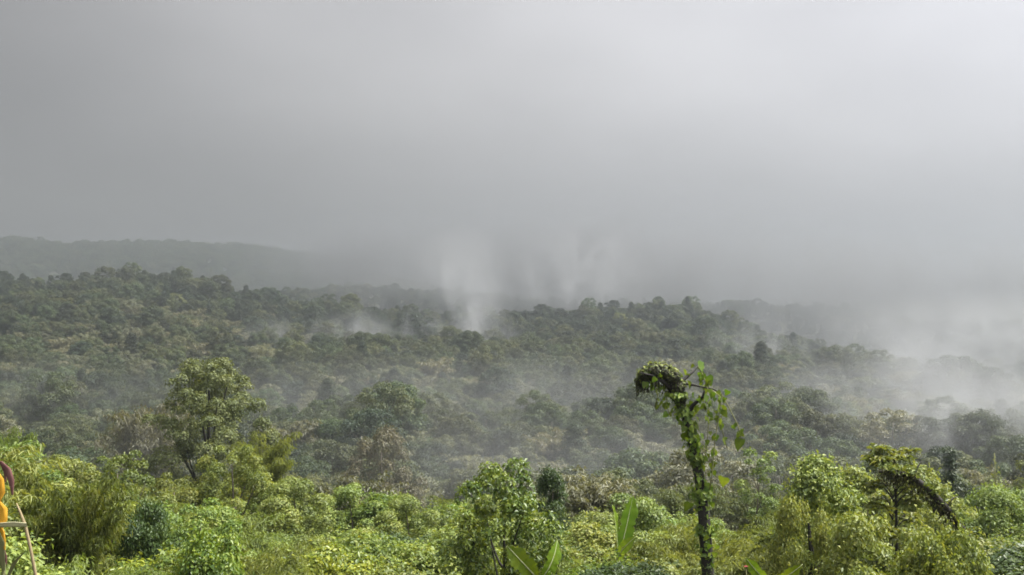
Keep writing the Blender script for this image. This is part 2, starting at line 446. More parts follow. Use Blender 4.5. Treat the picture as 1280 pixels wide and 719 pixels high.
def make_shrub(H, W, nclump, cr, nleaf, leaf, mat, bark='bark', name='shrub', aspect=0.6, hang=0.35, up=0.5, skirt=True):
    """creeper-smothered dome, leaves down to the ground"""
    T = Tubes(); Lv = Leaves(); clumps = []
    for k in range(nclump):
        u = rng.random() ** 0.85
        a = k * 2.399 + rng.normal() * 0.4
        rr = math.sqrt(max(0.03, 1 - u ** 2.2))
        q = W * 0.5 * rr * (0.55 + 0.45 * math.sqrt(rng.random()))
        c = np.array([math.cos(a) * q, math.sin(a) * q, H * (0.12 + 0.78 * u)])
        clumps.append((c, cr * rng.uniform(0.6, 1.3)))
    clumps.append((np.array([rng.normal() * W * 0.08, rng.normal() * W * 0.08, H * 0.86]), cr))
    for k in range(6):
        c, r = clumps[k * len(clumps) // 6]
        T.add(curve_pts((rng.normal() * 0.08 * W, rng.normal() * 0.08 * W, -0.3), c, (0, 0, 0.08 * H), 5), np.linspace(0.016 * H, 0.004 * H, 5), 5)
    crown_clumps(Lv, clumps, nleaf, leaf, aspect=aspect, flat=0.8, hang=hang, up=up)
    # loose sprays that break the outline
    n = int(nclump * 3)
    for k in range(n):
        c, r = clumps[rng.integers(len(clumps))]
        d = rdirs(1)[0]; d[2] = abs(d[2]) * 0.9 + 0.1; d /= np.linalg.norm(d)
        m = 12
        s = np.linspace(0.6, 1.65, m)[:, None]
        P = c + d * r * s + np.array([0, 0, -1.0]) * (s - 0.6) ** 2 * r * 0.35 + rng.normal(size=(m, 3)) * 0.03 * W
        Lv.add(P, np.array([0, 0, 1.0]) + 0.6 * rng.normal(size=(m, 3)), leaf, aspect=aspect, tdir=np.tile(d, (m, 1)), droop=0.4)
    return {'foliage': Lv.mesh(name + '_foliage', M[mat]), 'stems': T.mesh(name + '_stems', M[bark])}

def place(proto, name, loc, rz, scale, label, cat, group=None):
    """a thing of its own: Empty at the base + one child per part (mesh data shared)"""
    e = empty(name, loc, rz)
    e.scale = scale if hasattr(scale, '__len__') else (scale,) * 3
    tag(e, label, cat, group)
    kids = {}
    for part, me in proto.items():
        kids[part] = mobj(part, me, e)
    e['_k'] = 0; del e['_k']
    return e, kids

def ground_loc(px, d, sink=0.15):
    x = (px - 640) / FPX * d
    return (x, d, h1(x, d) - sink)

def height_to(px, py, d):
    """height a plant needs at depth d to reach photo row py"""
    x = (px - 640) / FPX * d
    return at(px, py, d)[2] - h1(x, d)

# ------------------------------------------------------------------ prototypes
FT = [
    ('forest_tree', make_tree('dome', 12, 10.5, 30, 1.9, 85, 0.34, 'forest', 'bark', up=0.4), 12, 'round-crowned green forest tree'),
    ('forest_tree', make_tree('dome', 11, 9.0, 26, 1.75, 90, 0.33, 'forest_dark', 'bark', up=0.4), 11, 'dark green dome-crowned forest tree'),
    ('forest_tree', make_tree('open', 14, 9.5, 22, 1.75, 80, 0.34, 'forest', 'bark', base=0.45, up=0.4), 14, 'tall open-crowned green forest tree'),
    ('forest_tree', make_tree('flat', 11, 12, 28, 1.75, 80, 0.34, 'forest', 'bark', base=0.5, up=0.4), 11, 'wide flat-topped forest tree'),
    ('forest_tree', make_tree('cone', 13, 7.0, 26, 1.5, 90, 0.32, 'forest_dark', 'bark', base=0.2, up=0.4), 13, 'narrow dark pointed forest tree'),
    ('forest_tree', make_tree('open', 10, 8.5, 26, 1.5, 80, 0.30, 'forest_pale', 'bark_pale', base=0.3, up=0.4), 10, 'pale grey-green thin-leaved forest tree'),
    ('bamboo_clump', make_plume(11, 9.5, 54, 120, 0.55, 'forest_pale', name='far_bamboo', aspect=0.3), 11, 'pale feathery bamboo clump'),
    ('bamboo_clump', make_plume(9, 8.5, 60, 260, 0.34, 'olive', name='olive_bamboo', aspect=0.24), 9, 'olive feathery bamboo clump'),
    ('forest_tree', make_tree('dome', 9, 8.0, 34, 1.35, 0, 0.24, 'olive', 'bark', base=0.12, up=0.4, name='olive_tree'), 9, 'olive fine-leaved rounded tree'),
]
SH = [
    ('shrub', make_shrub(3.0, 3.6, 44, 0.50, 1000, 0.090, 'thicket', name='thicket_shrub'), 3.0, 'low mid-green shrub smothered in small-leaved creeper', 'shrub'),
    ('shrub', make_shrub(2.6, 3.2, 36, 0.48, 1000, 0.085, 'bright', name='bright_shrub'), 2.6, 'bright yellow-green small-leaved shrub', 'shrub'),
    ('shrub', make_shrub(3.4, 3.0, 36, 0.46, 700, 0.115, 'broad', name='broad_shrub', aspect=0.55, hang=0.2), 3.4, 'fresh green broad-leaved shrub', 'shrub'),
    ('shrub', make_shrub(2.8, 3.0, 32, 0.46, 950, 0.085, 'deep', name='deep_shrub'), 2.8, 'deep green dense shrub', 'shrub'),
    ('small_tree', make_tree('dome', 5.2, 4.2, 46, 0.66, 640, 0.115, 'thicket', 'bark', base=0.05, name='small_tree', up=0.4), 5.2, 'small round-crowned thicket tree', 'tree'),
    ('small_tree', make_tree('open', 6.0, 3.8, 44, 0.60, 640, 0.115, 'bright', 'bark', base=0.25, name='light_tree', up=0.4), 6.0, 'loose-crowned light green small tree', 'tree'),
    ('bamboo_clump', make_plume(4.6, 4.4, 60, 420, 0.17, 'plume', name='bamboo'), 4.6, 'arching yellow-green bamboo clump', 'bamboo'),
]

# ------------------------------------------------------------------ hero plants, placed by where they stand
def hero(proto, H0, name, px, pytop, d, wpx=None, W0=None, rz=0.0, label='', cat='tree'):
    H = height_to(px, pytop, d) + 0.15
    s = H / H0
    sx = (wpx / FPX * d / W0) if wpx else s
    return place(proto, name, ground_loc(px, d), rz, (sx, sx, s), label, cat)

hero_xy = []   # (x, y, radius) kept clear of filler
LAND = []      # (x, y, short name) landmarks used in the labels of the filler plants
def mark(px, d, r, short=None):
    hero_xy.append(((px - 640) / FPX * d, d, r))
    if short: LAND.append(((px - 640) / FPX * d, d, short))
def where(x, y):
    hx, hy, nm = min(LAND, key=lambda l: math.hypot((l[0] - x) * 1.6, l[1] - y))
    if abs(x - hx) > 0.45 * abs(y - hy) + 1.0: return 'beside the ' + nm
    return ('behind the ' if y > hy else 'in front of the ') + nm
def size_word(s, lab=''):
    if lab.startswith(('small', 'tall', 'low', 'wide')): return ''
    return 'small ' if s < 0.8 else ('tall ' if s > 1.12 else '')

COVER = 0.45
big = make_tree('dome', 17, 10.5, 150, 1.0, 0, 0.21, 'olive', 'bark_dark', up=0.35, base=0.26, limbs=18, trunk_r=0.30, name='tall_tree')
COVER = 0.52
hero(big, 17, 'tall_tree', 262, 447, 82, 158, 10.5, 0.4, 'tall dark-limbed tree standing above the thicket, open clumpy crown', 'tree'); mark(262, 82, 3.5, 'tall dark-limbed tree')
pale = make_plume(13, 10, 80, 260, 0.36, 'forest_pale', name='pale_bamboo', aspect=0.25)
hero(pale, 13, 'bamboo_clump', 185, 478, 112, 120, 10, 0.1, 'pale feathery bamboo clump next to the tall dark-limbed tree', 'bamboo'); mark(185, 112, 4, 'tall pale bamboo')
rus = make_tree('dome', 10, 9, 48, 1.2, 280, 0.22, 'russet', 'bark', up=0.4, base=0.15, name='russet_tree')
hero(rus, 10, 'russet_tree', 482, 538, 100, 112, 9, 0.7, 'rounded tree with a brownish russet crown beyond the near thicket', 'tree'); mark(482, 100, 4, 'russet-crowned tree')
plume2 = make_plume(7, 6, 60, 330, 0.26, 'plume', name='tall_bamboo')
hero(plume2, 7, 'bamboo_clump', 326, 524, 62, 90, 6, 0.2, 'yellow-green bamboo clump in front of the tall dark-limbed tree', 'bamboo'); mark(326, 62, 2.5, 'yellow-green bamboo')
hero(plume2, 7, 'bamboo_clump', 2, 514, 58, 95, 6, 2.2, 'upright light green bamboo clump above the orange flower stalk', 'bamboo'); mark(2, 58, 2.5, 'upright light green bamboo')
arch = make_plume(3.6, 3.4, 60, 480, 0.13, 'bright', name='arching_bush', bark='bark_dark')
hero(arch, 3.6, 'arching_shrub', 95, 558, 24, 150, 3.4, 0.9, 'yellow-green shrub with arching drooping branches beside the orange flower stalk', 'shrub'); mark(95, 24, 1.4, 'arching shrub')
rnd = SH[4][1]
hero(rnd, 5.2, 'small_tree', 372, 598, 44, 120, 4.2, 1.0, 'rounded olive-green small tree in front of the russet-crowned tree', 'tree'); mark(372, 44, 2, 'olive small tree')
brd = make_tree('open', 4.0, 3.0, 44, 0.40, 800, 0.105, 'broad', 'bark_dark', base=0.38, limbs=12, name='broadleaf_tree', aspect=0.58)
hero(brd, 4.0, 'broadleaf_tree', 625, 582, 23, 150, 3.0, 0.5, 'bright broad-leaved tree with dark limbs in front of a dark rounded shrub', 'tree'); mark(625, 23, 1.2, 'bright broad-leaved tree')
drk = make_shrub(4.6, 2.2, 34, 0.40, 900, 0.09, 'deep', name='dark_shrub')
hero(drk, 4.6, 'dark_shrub', 688, 578, 38, 52, 2.2, 0.2, 'dark blue-green rounded shrub behind the bright broad-leaved tree', 'shrub'); mark(688, 38, 1.2, 'dark rounded shrub')
slim = make_tree('open', 6.2, 2.0, 18, 0.38, 700, 0.11, 'thicket', 'bark', base=0.45, limbs=8, trunk_r=0.06, name='slender_tree')
hero(slim, 6.2, 'slender_tree', 948, 562, 48, 56, 2.0, 0.0, 'slender sapling with a bare stem beside the vine-hung dead trunk', 'tree'); mark(948, 48, 2.2, 'slender sapling')
vt = make_shrub(4.4, 2.5, 60, 0.36, 0, 0.095, 'thicket', 'bark_dark', name='creeper_tree', hang=0.7)
hero(vt, 4.4, 'creeper_tree', 1024, 560, 26, 125, 2.6, 0.3, 'creeper-hung tree with yellowish top shoots and a dark hollow inside', 'tree'); mark(1024, 26, 1.2, 'creeper-hung tree')
cyp = make_tree('cone', 6.5, 1.6, 36, 0.34, 900, 0.10, 'conifer', 'bark_dark', base=0.12, name='cypress', limbs=6, up=0.7)
hero(cyp, 6.5, 'cypress', 1196, 556, 46, 46, 1.6, 0.3, 'small dark columnar conifer rising above the right-hand thicket', 'tree'); mark(1196, 46, 0.8, 'dark columnar conifer')
yel = make_shrub(3.6, 3.4, 40, 0.46, 1000, 0.085, 'plume', name='yellowish_shrub')
hero(yel, 3.6, 'yellowish_shrub', 1248, 604, 32, 130, 3.4, 0.4, 'yellowish feathery shrub below the small dark conifer', 'shrub'); mark(1248, 32, 1.5, 'yellowish feathery shrub')

for (pr, H0, W0, nm, px, pyt, d, wp, lab, cat) in (
    (vt, 4.4, 2.6, 'creeper_tree', 1066, 574, 28, 110, 'creeper-hung tree between the one with yellowish shoots and the tiered tree', 'tree'),
    (vt, 4.4, 2.6, 'creeper_tree', 1152, 574, 29, 110, 'creeper-hung tree behind the upper end of the dark leaning trunk', 'tree'),
    (SH[0][1], 3.0, 3.6, 'shrub', 1005, 616, 23, 110, 'creeper-smothered shrub at the foot of the tree with yellowish shoots', 'shrub'),
    (SH[0][1], 3.0, 3.6, 'shrub', 1100, 636, 19, 190, 'broad creeper mound under the tiered tree', 'shrub'),
    (SH[1][1], 2.6, 3.2, 'shrub', 1180, 662, 18, 150, 'yellow-green creeper mound below the dark leaning trunk', 'shrub'),
    (SH[4][1], 5.2, 4.2, 'small_tree', 442, 606, 52, 90, 'olive small tree standing under the russet-crowned tree', 'tree'),
    (SH[4][1], 5.2, 4.2, 'small_tree', 512, 620, 42, 95, 'rounded small tree just left of the bright broad-leaved tree', 'tree'),
    (SH[5][1], 6.0, 3.8, 'small_tree', 290, 556, 50, 95, 'loose-crowned light green tree below the tall dark-limbed tree', 'tree'),
    (SH[5][1], 6.0, 3.8, 'small_tree', 150, 566, 46, 100, 'loose-crowned light green tree below the pale feathery bamboo', 'tree'),
    (SH[3][1], 2.8, 3.0, 'shrub', 190, 624, 26, 90, 'deep green shrub in the hollow beside the arching shrub', 'shrub'),
    (SH[2][1], 3.4, 3.0, 'shrub', 265, 650, 19, 120, 'fresh green rounded shrub in front of the deep green hollow', 'shrub')):
    hero(pr, H0, nm, px, pyt, d, wp, W0, rng.random() * 6, lab, cat); mark(px, d, 1.0)

# layered tree with whorled flat sprays (right-hand thicket)
def layered_tree():
    T = Tubes(); Lv = Leaves()
    H = 4.6
    tp = curve_pts((0, 0, -0.3), (0.1, 0, H * 0.96), (0.12, 0.05, 0), 8)
    T.add(tp, np.linspace(0.085, 0.02, 8), 7)
    for k in range(34):
        u = rng.random() ** 0.7
        z = H * (0.35 + 0.62 * u); a = k * 2.399
        rr = (1.25 - 0.75 * u) * rng.uniform(0.6, 1.0)
        c = np.array([0.1 * u + math.cos(a) * rr, math.sin(a) * rr, z + 0.1])
        T.add(curve_pts((0.1 * u, 0, z - 0.15), c, (0, 0, 0.12), 5), np.linspace(0.022, 0.006, 5), 4)
        n = 64
        d = rdirs(n)
        P = c + d * np.array([0.42, 0.42, 0.07]) * rng.random(n)[:, None] ** 0.5
        Lv.add(P, np.array([0, 0, 1.0]) + 0.25 * rng.normal(size=(n, 3)), 0.19, aspect=0.42, tdir=d * 1.5, droop=0.35)
    return {'crown': Lv.mesh('layered_crown', M['bright']), 'trunk': T.mesh('layered_trunk', M['bark_dark'])}
lay = layered_tree()
hero(lay, 4.6, 'layered_tree', 1112, 551, 24, 110, 2.6, 0.0, 'tree with flat tiered leaf sprays above the dark leaning trunk', 'tree'); mark(1112, 24, 1.2, 'tiered tree')

# leaning dead trunk, dark and wet
def leaning_trunk():
    d = 22.0
    pix = [(1098, 588), (1118, 590), (1140, 596), (1160, 612), (1180, 634), (1200, 660), (1216, 690), (1228, 722), (1238, 770), (1246, 830)]
    P = np.array([at(px, py, d + 0.35 * math.sin(i * 1.3)) for i, (px, py) in enumerate(pix)])
    b = P[-1].copy(); b[2] = h1(b[0], b[1]) - 0.2
    P = np.vstack([P, b])
    base = P[-1].copy()
    e = empty('leaning_trunk', base)
    tag(e, 'dark leaning dead trunk slanting down through the right-hand thicket', 'dead trunk')
    T = Tubes()
    rad = np.interp(np.arange(len(P)), [0, 3, 7, len(P) - 1], [0.035, 0.075, 0.10, 0.13])
    T.add(P - base, rad * (1 + 0.15 * rng.normal(size=len(P))), 8)
    mobj('trunk', T.mesh('leaning_trunk', M['bark_dark']), e)
    for (i, dx, dz) in ((2, 0.25, 0.35), (4, 0.3, 0.22), (6, -0.35, 0.25)):
        T2 = Tubes(); T2.add(curve_pts(P[i] - base, P[i] - base + np.array([dx, 0.1, dz]), (0, 0, 0.06), 5), np.linspace(0.03, 0.008, 5), 5)
        mobj('branch', T2.mesh('dead_branch', M['bark_dark']), e)
    # dead creeper hanging from it
    Lv = Leaves()
    s = rng.random(2400) * 8.0
    pp = np.stack([np.interp(s, np.arange(len(P)), P[:, j]) for j in range(3)], 1) - base
    pp += rng.normal(size=(2400, 3)) * np.array([0.05, 0.06, 0.05]) + np.array([0, 0, -1]) * (rng.random(2400)[:, None] ** 2) * 0.30
    Lv.add(pp, rdirs(2400), 0.09, aspect=0.35, tdir=np.array([0, 0, -1.5]), spread=0.4)
    mobj('hanging_creeper', Lv.mesh('dead_creeper', M['moss']), e)
    Lc = Leaves(); n = 700
    s = rng.random(n) * 8.5; s = s + 0.4 * np.sin(s * 5)
    pp = np.stack([np.interp(s, np.arange(len(P)), P[:, j]) for j in range(3)], 1) - base
    Lc.add(pp + rng.normal(size=(n, 3)) * np.array([0.07, 0.07, 0.05]) + np.array([0, -0.03, 0.07]), rdirs(n) + np.array([0, 0, 0.8]), 0.10, aspect=0.55)
    tag(mobj('live_creeper', Lc.mesh('live_creeper', M['thicket']), e), kind='stuff')
leaning_trunk()

# thin bare stem
def bare_stem():
    d = 40.0
    x, y, z = ground_loc(1242, d)
    top = at(1241, 566, d)
    e = empty('bare_stem', (x, y, z)); tag(e, 'thin bare upright stem above the yellowish feathery shrub', 'stem')
    T = Tubes(); T.add(curve_pts((0, 0, 0), (top[0] - x, top[1] - y, top[2] - z), (0.05, 0, 0), 7), np.linspace(0.05, 0.022, 7), 6)
    mobj('stem', T.mesh('bare_stem', M['cane']), e)
    Lv = Leaves(); n = 40
    s = rng.random(n)
    P = np.array([0, 0, 1]) * (top[2] - z) * (0.75 + 0.24 * s[:, None]) + rng.normal(size=(n, 3)) * 0.05
    Lv.add(P, rdirs(n), 0.12, aspect=0.3); tag(mobj('leaf_scraps', Lv.mesh('stem_scraps', M['thicket']), e), kind='stuff')
bare_stem()

# ------------------------------------------------------------------ banana plants
def banana_leaf_mesh(name, length, width, bend, split=0.0):
    """blade along +Z, facing -Y, with a curved midrib; returns blade and rib meshes"""
    n = 22; V = []; F = []
    for i in range(n):
        t = i / (n - 1)
        w = width * 0.5 * (math.sin(min(1, t * 1.9 + 0.05) * math.pi / 2)) * (1 - max(0, (t - 0.72) / 0.28) ** 2.2) + 0.004
        c = np.array([0, bend * length * t * t, length * (t - 0.25 * abs(bend) * t * t)])
        for j, s in enumerate((-1, -0.55, 0, 0.55, 1)):
            ww = w * (1 + 0.06 * math.sin(i * 2.1 + j)) * (0.74 if abs(s) == 1 and (i * 5 + j) % 7 in (1, 4) else 1)
            V.append(c + np.array([s * ww, -0.22 * ww * abs(s) ** 1.3 + 0.015 * abs(s) * math.sin(i * 1.7 + s * 3), -0.10 * w * abs(s)]))
    for i in range(n - 1):
        for j in range(4):
            if split and j in (0, 3) and (i * 7 + j) % 5 == 0: continue
            a = i * 5 + j; F.append((a, a + 1, a + 6, a + 5))
    T = np.repeat(rng.random() * 0.5 + 0.25 + 0.15 * rng.normal(size=n), 5)
    blade = np_mesh(name, np.array(V), [np.array(F)], M['banana'], np.clip(T, 0, 1), smooth=True)
    tb = Tubes(); t = np.concatenate([[-0.16, -0.08], np.arange(22) / 21])
    tb.add(np.stack([0 * t, bend * length * t * np.abs(t) + 0.004, length * (t - 0.25 * abs(bend) * t * np.abs(t))], 1), np.linspace(0.022, 0.005, 24), 6)
    return blade, tb.mesh(name + '_rib', M['midrib'])

def banana_plant(px, d, hstem, leaves, label):
    x, y, z = ground_loc(px, d)
    e = empty('banana_plant', (x, y, z)); tag(e, label, 'banana plant')
    T = Tubes(); T.add(curve_pts((0, 0, -0.2), (0.03, 0, hstem), (0.03, 0.02, 0), 8), np.linspace(0.11, 0.05, 8), 9)
    mobj('pseudostem', T.mesh('pseudostem', M['cane']), e)
    for (length, width, bend, rot) in leaves:
        b, r = banana_leaf_mesh('banana_leaf', length, width, bend, split=0)
        o = mobj('leaf', b, e); o.location = (0.03, 0, hstem - 0.05); o.rotation_euler = rot
        mobj('midrib', r, o)
    return e
def stem_h(px, py, d): return height_to(px, py, d)
banana_plant(770, 24, stem_h(770, 690, 24), [(1.62, 0.42, 0.06, (0.06, R(15), R(20))), (1.45, 0.36, 0.10, (0.05, R(-10), R(72))), (0.9, 0.3, 0.6, (0.5, R(40), R(-60)))],
             'banana plant with one tall upright leaf near the vine-hung dead trunk')
banana_plant(672, 21, stem_h(690, 712, 21), [(1.05, 0.42, 0.35, (0.35, R(-42), R(15))), (0.9, 0.4, 0.5, (0.6, R(30), R(40)))],
             'banana plant with a yellow-green leaf drooping by the bright broad-leaved tree')
banana_plant(958, 20, stem_h(958, 715, 20), [(0.75, 0.24, 0.55, (0.9, R(55), R(10))), (0.7, 0.24, 0.5, (0.8, R(-40), R(-20)))],
             'low banana plant with sideways yellow-green leaves below the slender sapling')
for q in ((770, 24, 0.9, 'upright banana leaf'), (665, 21, 0.9), (960, 20, 0.9)): mark(*q)

# ------------------------------------------------------------------ vine-hung dead trunk
def heart_leaf(name, mat):
    pts = [(0, 0, 0), (0.30, -0.06, 0.05), (0.46, 0.16, 0.10), (0.40, 0.45, 0.08), (0.18, 0.80, 0.02), (0, 1.05, -0.10),
           (-0.18, 0.80, 0.02), (-0.40, 0.45, 0.08), (-0.46, 0.16, 0.10), (-0.30, -0.06, 0.05), (0, 0.42, -0.02)]
    F = np.array([(10, i, (i + 1) % 10) for i in range(10)])
    T = np.full(11, 0.5) + 0.2 * rng.normal(size=11)
    return np_mesh(name, np.array(pts), [F], M[mat], np.clip(T, 0, 1))

def vine_trunk():
    d = 18.0; m = d / FPX
    pix = [(886, 800), (885, 740), (882, 690), (879, 645), (875, 605), (868, 565), (862, 535), (853, 510), (842, 492)]
    P = [at(px, py, d + 0.08 * math.sin(i * 2)) for i, (px, py) in enumerate(pix)]
    b = P[0].copy(); b[2] = h1(b[0], b[1]) - 0.2; b[0] += 0.05
    P = np.array([b] + P); base = b
    e = empty('vine_trunk', base); tag(e, 'dead tree trunk hung with leafy creepers, mossy clump on its bent top', 'dead tree')
    T = Tubes()
    T.add(P - base, np.interp(np.arange(len(P)), [0, 4, len(P) - 1], [0.14, 0.105, 0.075]) * (1 + 0.1 * rng.normal(size=len(P))), 9)
    mobj('trunk', T.mesh('vine_trunk', M['bark_dark']), e)
    Q = lambda px, py, dd=0.0: at(px, py, d + dd) - base
    limbs = [[(842, 492), (832, 480), (818, 470), (800, 466)], [(842, 492), (850, 478), (862, 468), (872, 458)],
             [(858, 520), (866, 506), (878, 496), (880, 488)], [(850, 478), (870, 482), (890, 486), (902, 492)]]
    lp = []
    for k, l in enumerate(limbs):
        pts = np.array([Q(*p, dd=0.10 * i * (1 if k % 2 else -1)) for i, p in enumerate(l)])
        Tl = Tubes(); Tl.add(pts, np.linspace(0.05, 0.012, len(pts)) * (0.6 if k == 3 else 1), 6)
        mobj('limb', Tl.mesh('vine_limb', M['bark_dark']), e); lp.append(pts)
    # mossy clump with dangling roots along the bent top
    Lv = Leaves(); Lg = Leaves(); Tr = Tubes()
    for (bx, by, br) in ((801, 476, .11), (806, 468, .13), (817, 464, .155), (829, 465, .15), (840, 471, .14), (847, 484, .12), (850, 498, .11)):
        c = Q(bx, by, rng.normal() * 0.08); n = 420
        dd = rdirs(n)
        Lv.add(c + dd * br * (0.5 + 0.6 * rng.random((n, 1))) * np.array([1, 1.2, 0.9]), dd + np.array([0, 0, 0.3]), 0.075, aspect=0.5, tdir=np.array([0, 0, -0.9]), tint=rng.random(n) * 0.6)
        n = 90; dd = rdirs(n); dd[:, 2] = np.abs(dd[:, 2])
        Lg.add(c + dd * br * rng.uniform(0.9, 1.35, (n, 1)), dd + np.array([0, 0, 0.5]), 0.07, aspect=0.4)
        for k in range(22 if by < 480 else 8):
            q = c + rdirs(1)[0] * br * np.array([0.9, 1.0, 0.3]) - np.array([0, 0, 0.05])
            ln = br * rng.uniform(0.6, 2.6)
            Tr.add(curve_pts(q, q + np.array([rng.normal() * 0.05, rng.normal() * 0.04, -ln]), rng.normal(size=3) * 0.025, 5), np.linspace(0.010, 0.003, 5), 3)
            m = 5
            Lv.add(q + np.array([0, 0, -1]) * ln * rng.random((m, 1)) + rng.normal(size=(m, 3)) * 0.015, rdirs(m), 0.05, aspect=0.4, tint=rng.random(m) * 0.8)
    mobj('moss_clump', Lv.mesh('moss_clump', M['moss']), e)
    tag(mobj('fern_cap', Lg.mesh('fern_cap', M['thicket']), e), kind='stuff')
    mobj('hanging_roots', Tr.mesh('hanging_roots', M['bark_dark']), e)
    # creeper stems that hang clear of the trunk, then the leaves
    hang = [[(902, 492), (898, 520), (893, 550), (890, 585), (886, 612)], [(880, 488), (886, 510), (884, 545), (880, 580)],
            [(872, 458), (879, 470), (884, 486), (880, 512)], [(890, 488), (905, 500), (900, 530), (908, 560)],
            [(900, 490), (912, 512), (922, 532), (926, 548)], [(836, 480), (832, 505), (838, 520)], [(818, 476), (822, 494), (818, 510)]]
    stems = []
    for k, l in enumerate(hang):
        pts = np.array([Q(*p, dd=-0.12 + 0.06 * k) for p in l])
        Th = Tubes(); Th.add(pts, np.full(len(pts), 0.009), 4); mobj('creeper_stem', Th.mesh('creeper_stem', M['cane']), e)
        stems.append(pts)
    hl = [heart_leaf('heart_leaf', 'vine') for _ in range(5)]
    def leaf_at(p, size, yaw=None):
        o = mobj('leaf', hl[rng.integers(5)], e)
        o.location = p
        o.scale = (size, size, size)
        o.rotation_euler = (rng.uniform(-1.9, -0.9), rng.normal() * 0.5, rng.uniform(-1.3, 1.3) if yaw is None else yaw)
    for pts, nl in zip(stems, (24, 18, 14, 18, 9, 10, 9)):
        s = rng.random(nl) * (len(pts) - 1)
        for v in s:
            p = np.array([np.interp(v, np.arange(len(pts)), pts[:, j]) for j in range(3)])
            leaf_at(p + rng.normal(size=3) * 0.04, rng.uniform(0.075, 0.135))
    leaf_at(stems[4][-1], 0.24, 0.3); leaf_at(Q(904, 596, -0.2), 0.23, -0.4); leaf_at(Q(856, 540, -0.2), 0.2, 0.5); leaf_at(Q(862, 628, -0.2), 0.2, 0.2)
    leaf_at(Q(877, 452), 0.2, 0.6); leaf_at(Q(884, 470), 0.2, -0.6)
    for pts in lp:
        for v in rng.random(14) * (len(pts) - 1):
            p = np.array([np.interp(v, np.arange(len(pts)), pts[:, j]) for j in range(3)])
            leaf_at(p + rng.normal(size=3) * 0.08, rng.uniform(0.075, 0.13))
    for v in rng.random(70) ** 0.8 * 7.5:
        p = np.array([np.interp(9.2 - v, np.arange(len(P)), (P - base)[:, j]) for j in range(3)])
        a = rng.random() * 6.28
        leaf_at(p + np.array([math.cos(a), -abs(math.sin(a)), 0]) * rng.uniform(0.10, 0.24), rng.uniform(0.075, 0.135))
    # small-leaved creeper wrapped round the stem
    Lw = Leaves(); n = 2300
    s = 9.2 - rng.random(n) * 8.4
    s = s + 0.33 * np.sin(s * 6.0)
    pp = np.stack([np.interp(s, np.arange(len(P)), (P - base)[:, j]) for j in range(3)], 1)
    a = rng.random(n) * 2 * math.pi
    o2 = np.stack([np.cos(a), np.sin(a), 0 * a], 1)
    Lw.add(pp + o2 * (0.08 + 0.17 * (0.6 + 0.5 * np.sin(s * 4.3))[:, None] * rng.random(n)[:, None] ** 1.5), o2 + np.array([0, 0, 0.5]), 0.09, aspect=0.6, tdir=np.array([0, 0, -0.8]))
    mobj('creeper_foliage', Lw.mesh('creeper_foliage', M['vine']), e)
vine_trunk(); mark(880, 18, 1.0, 'vine-hung dead trunk')

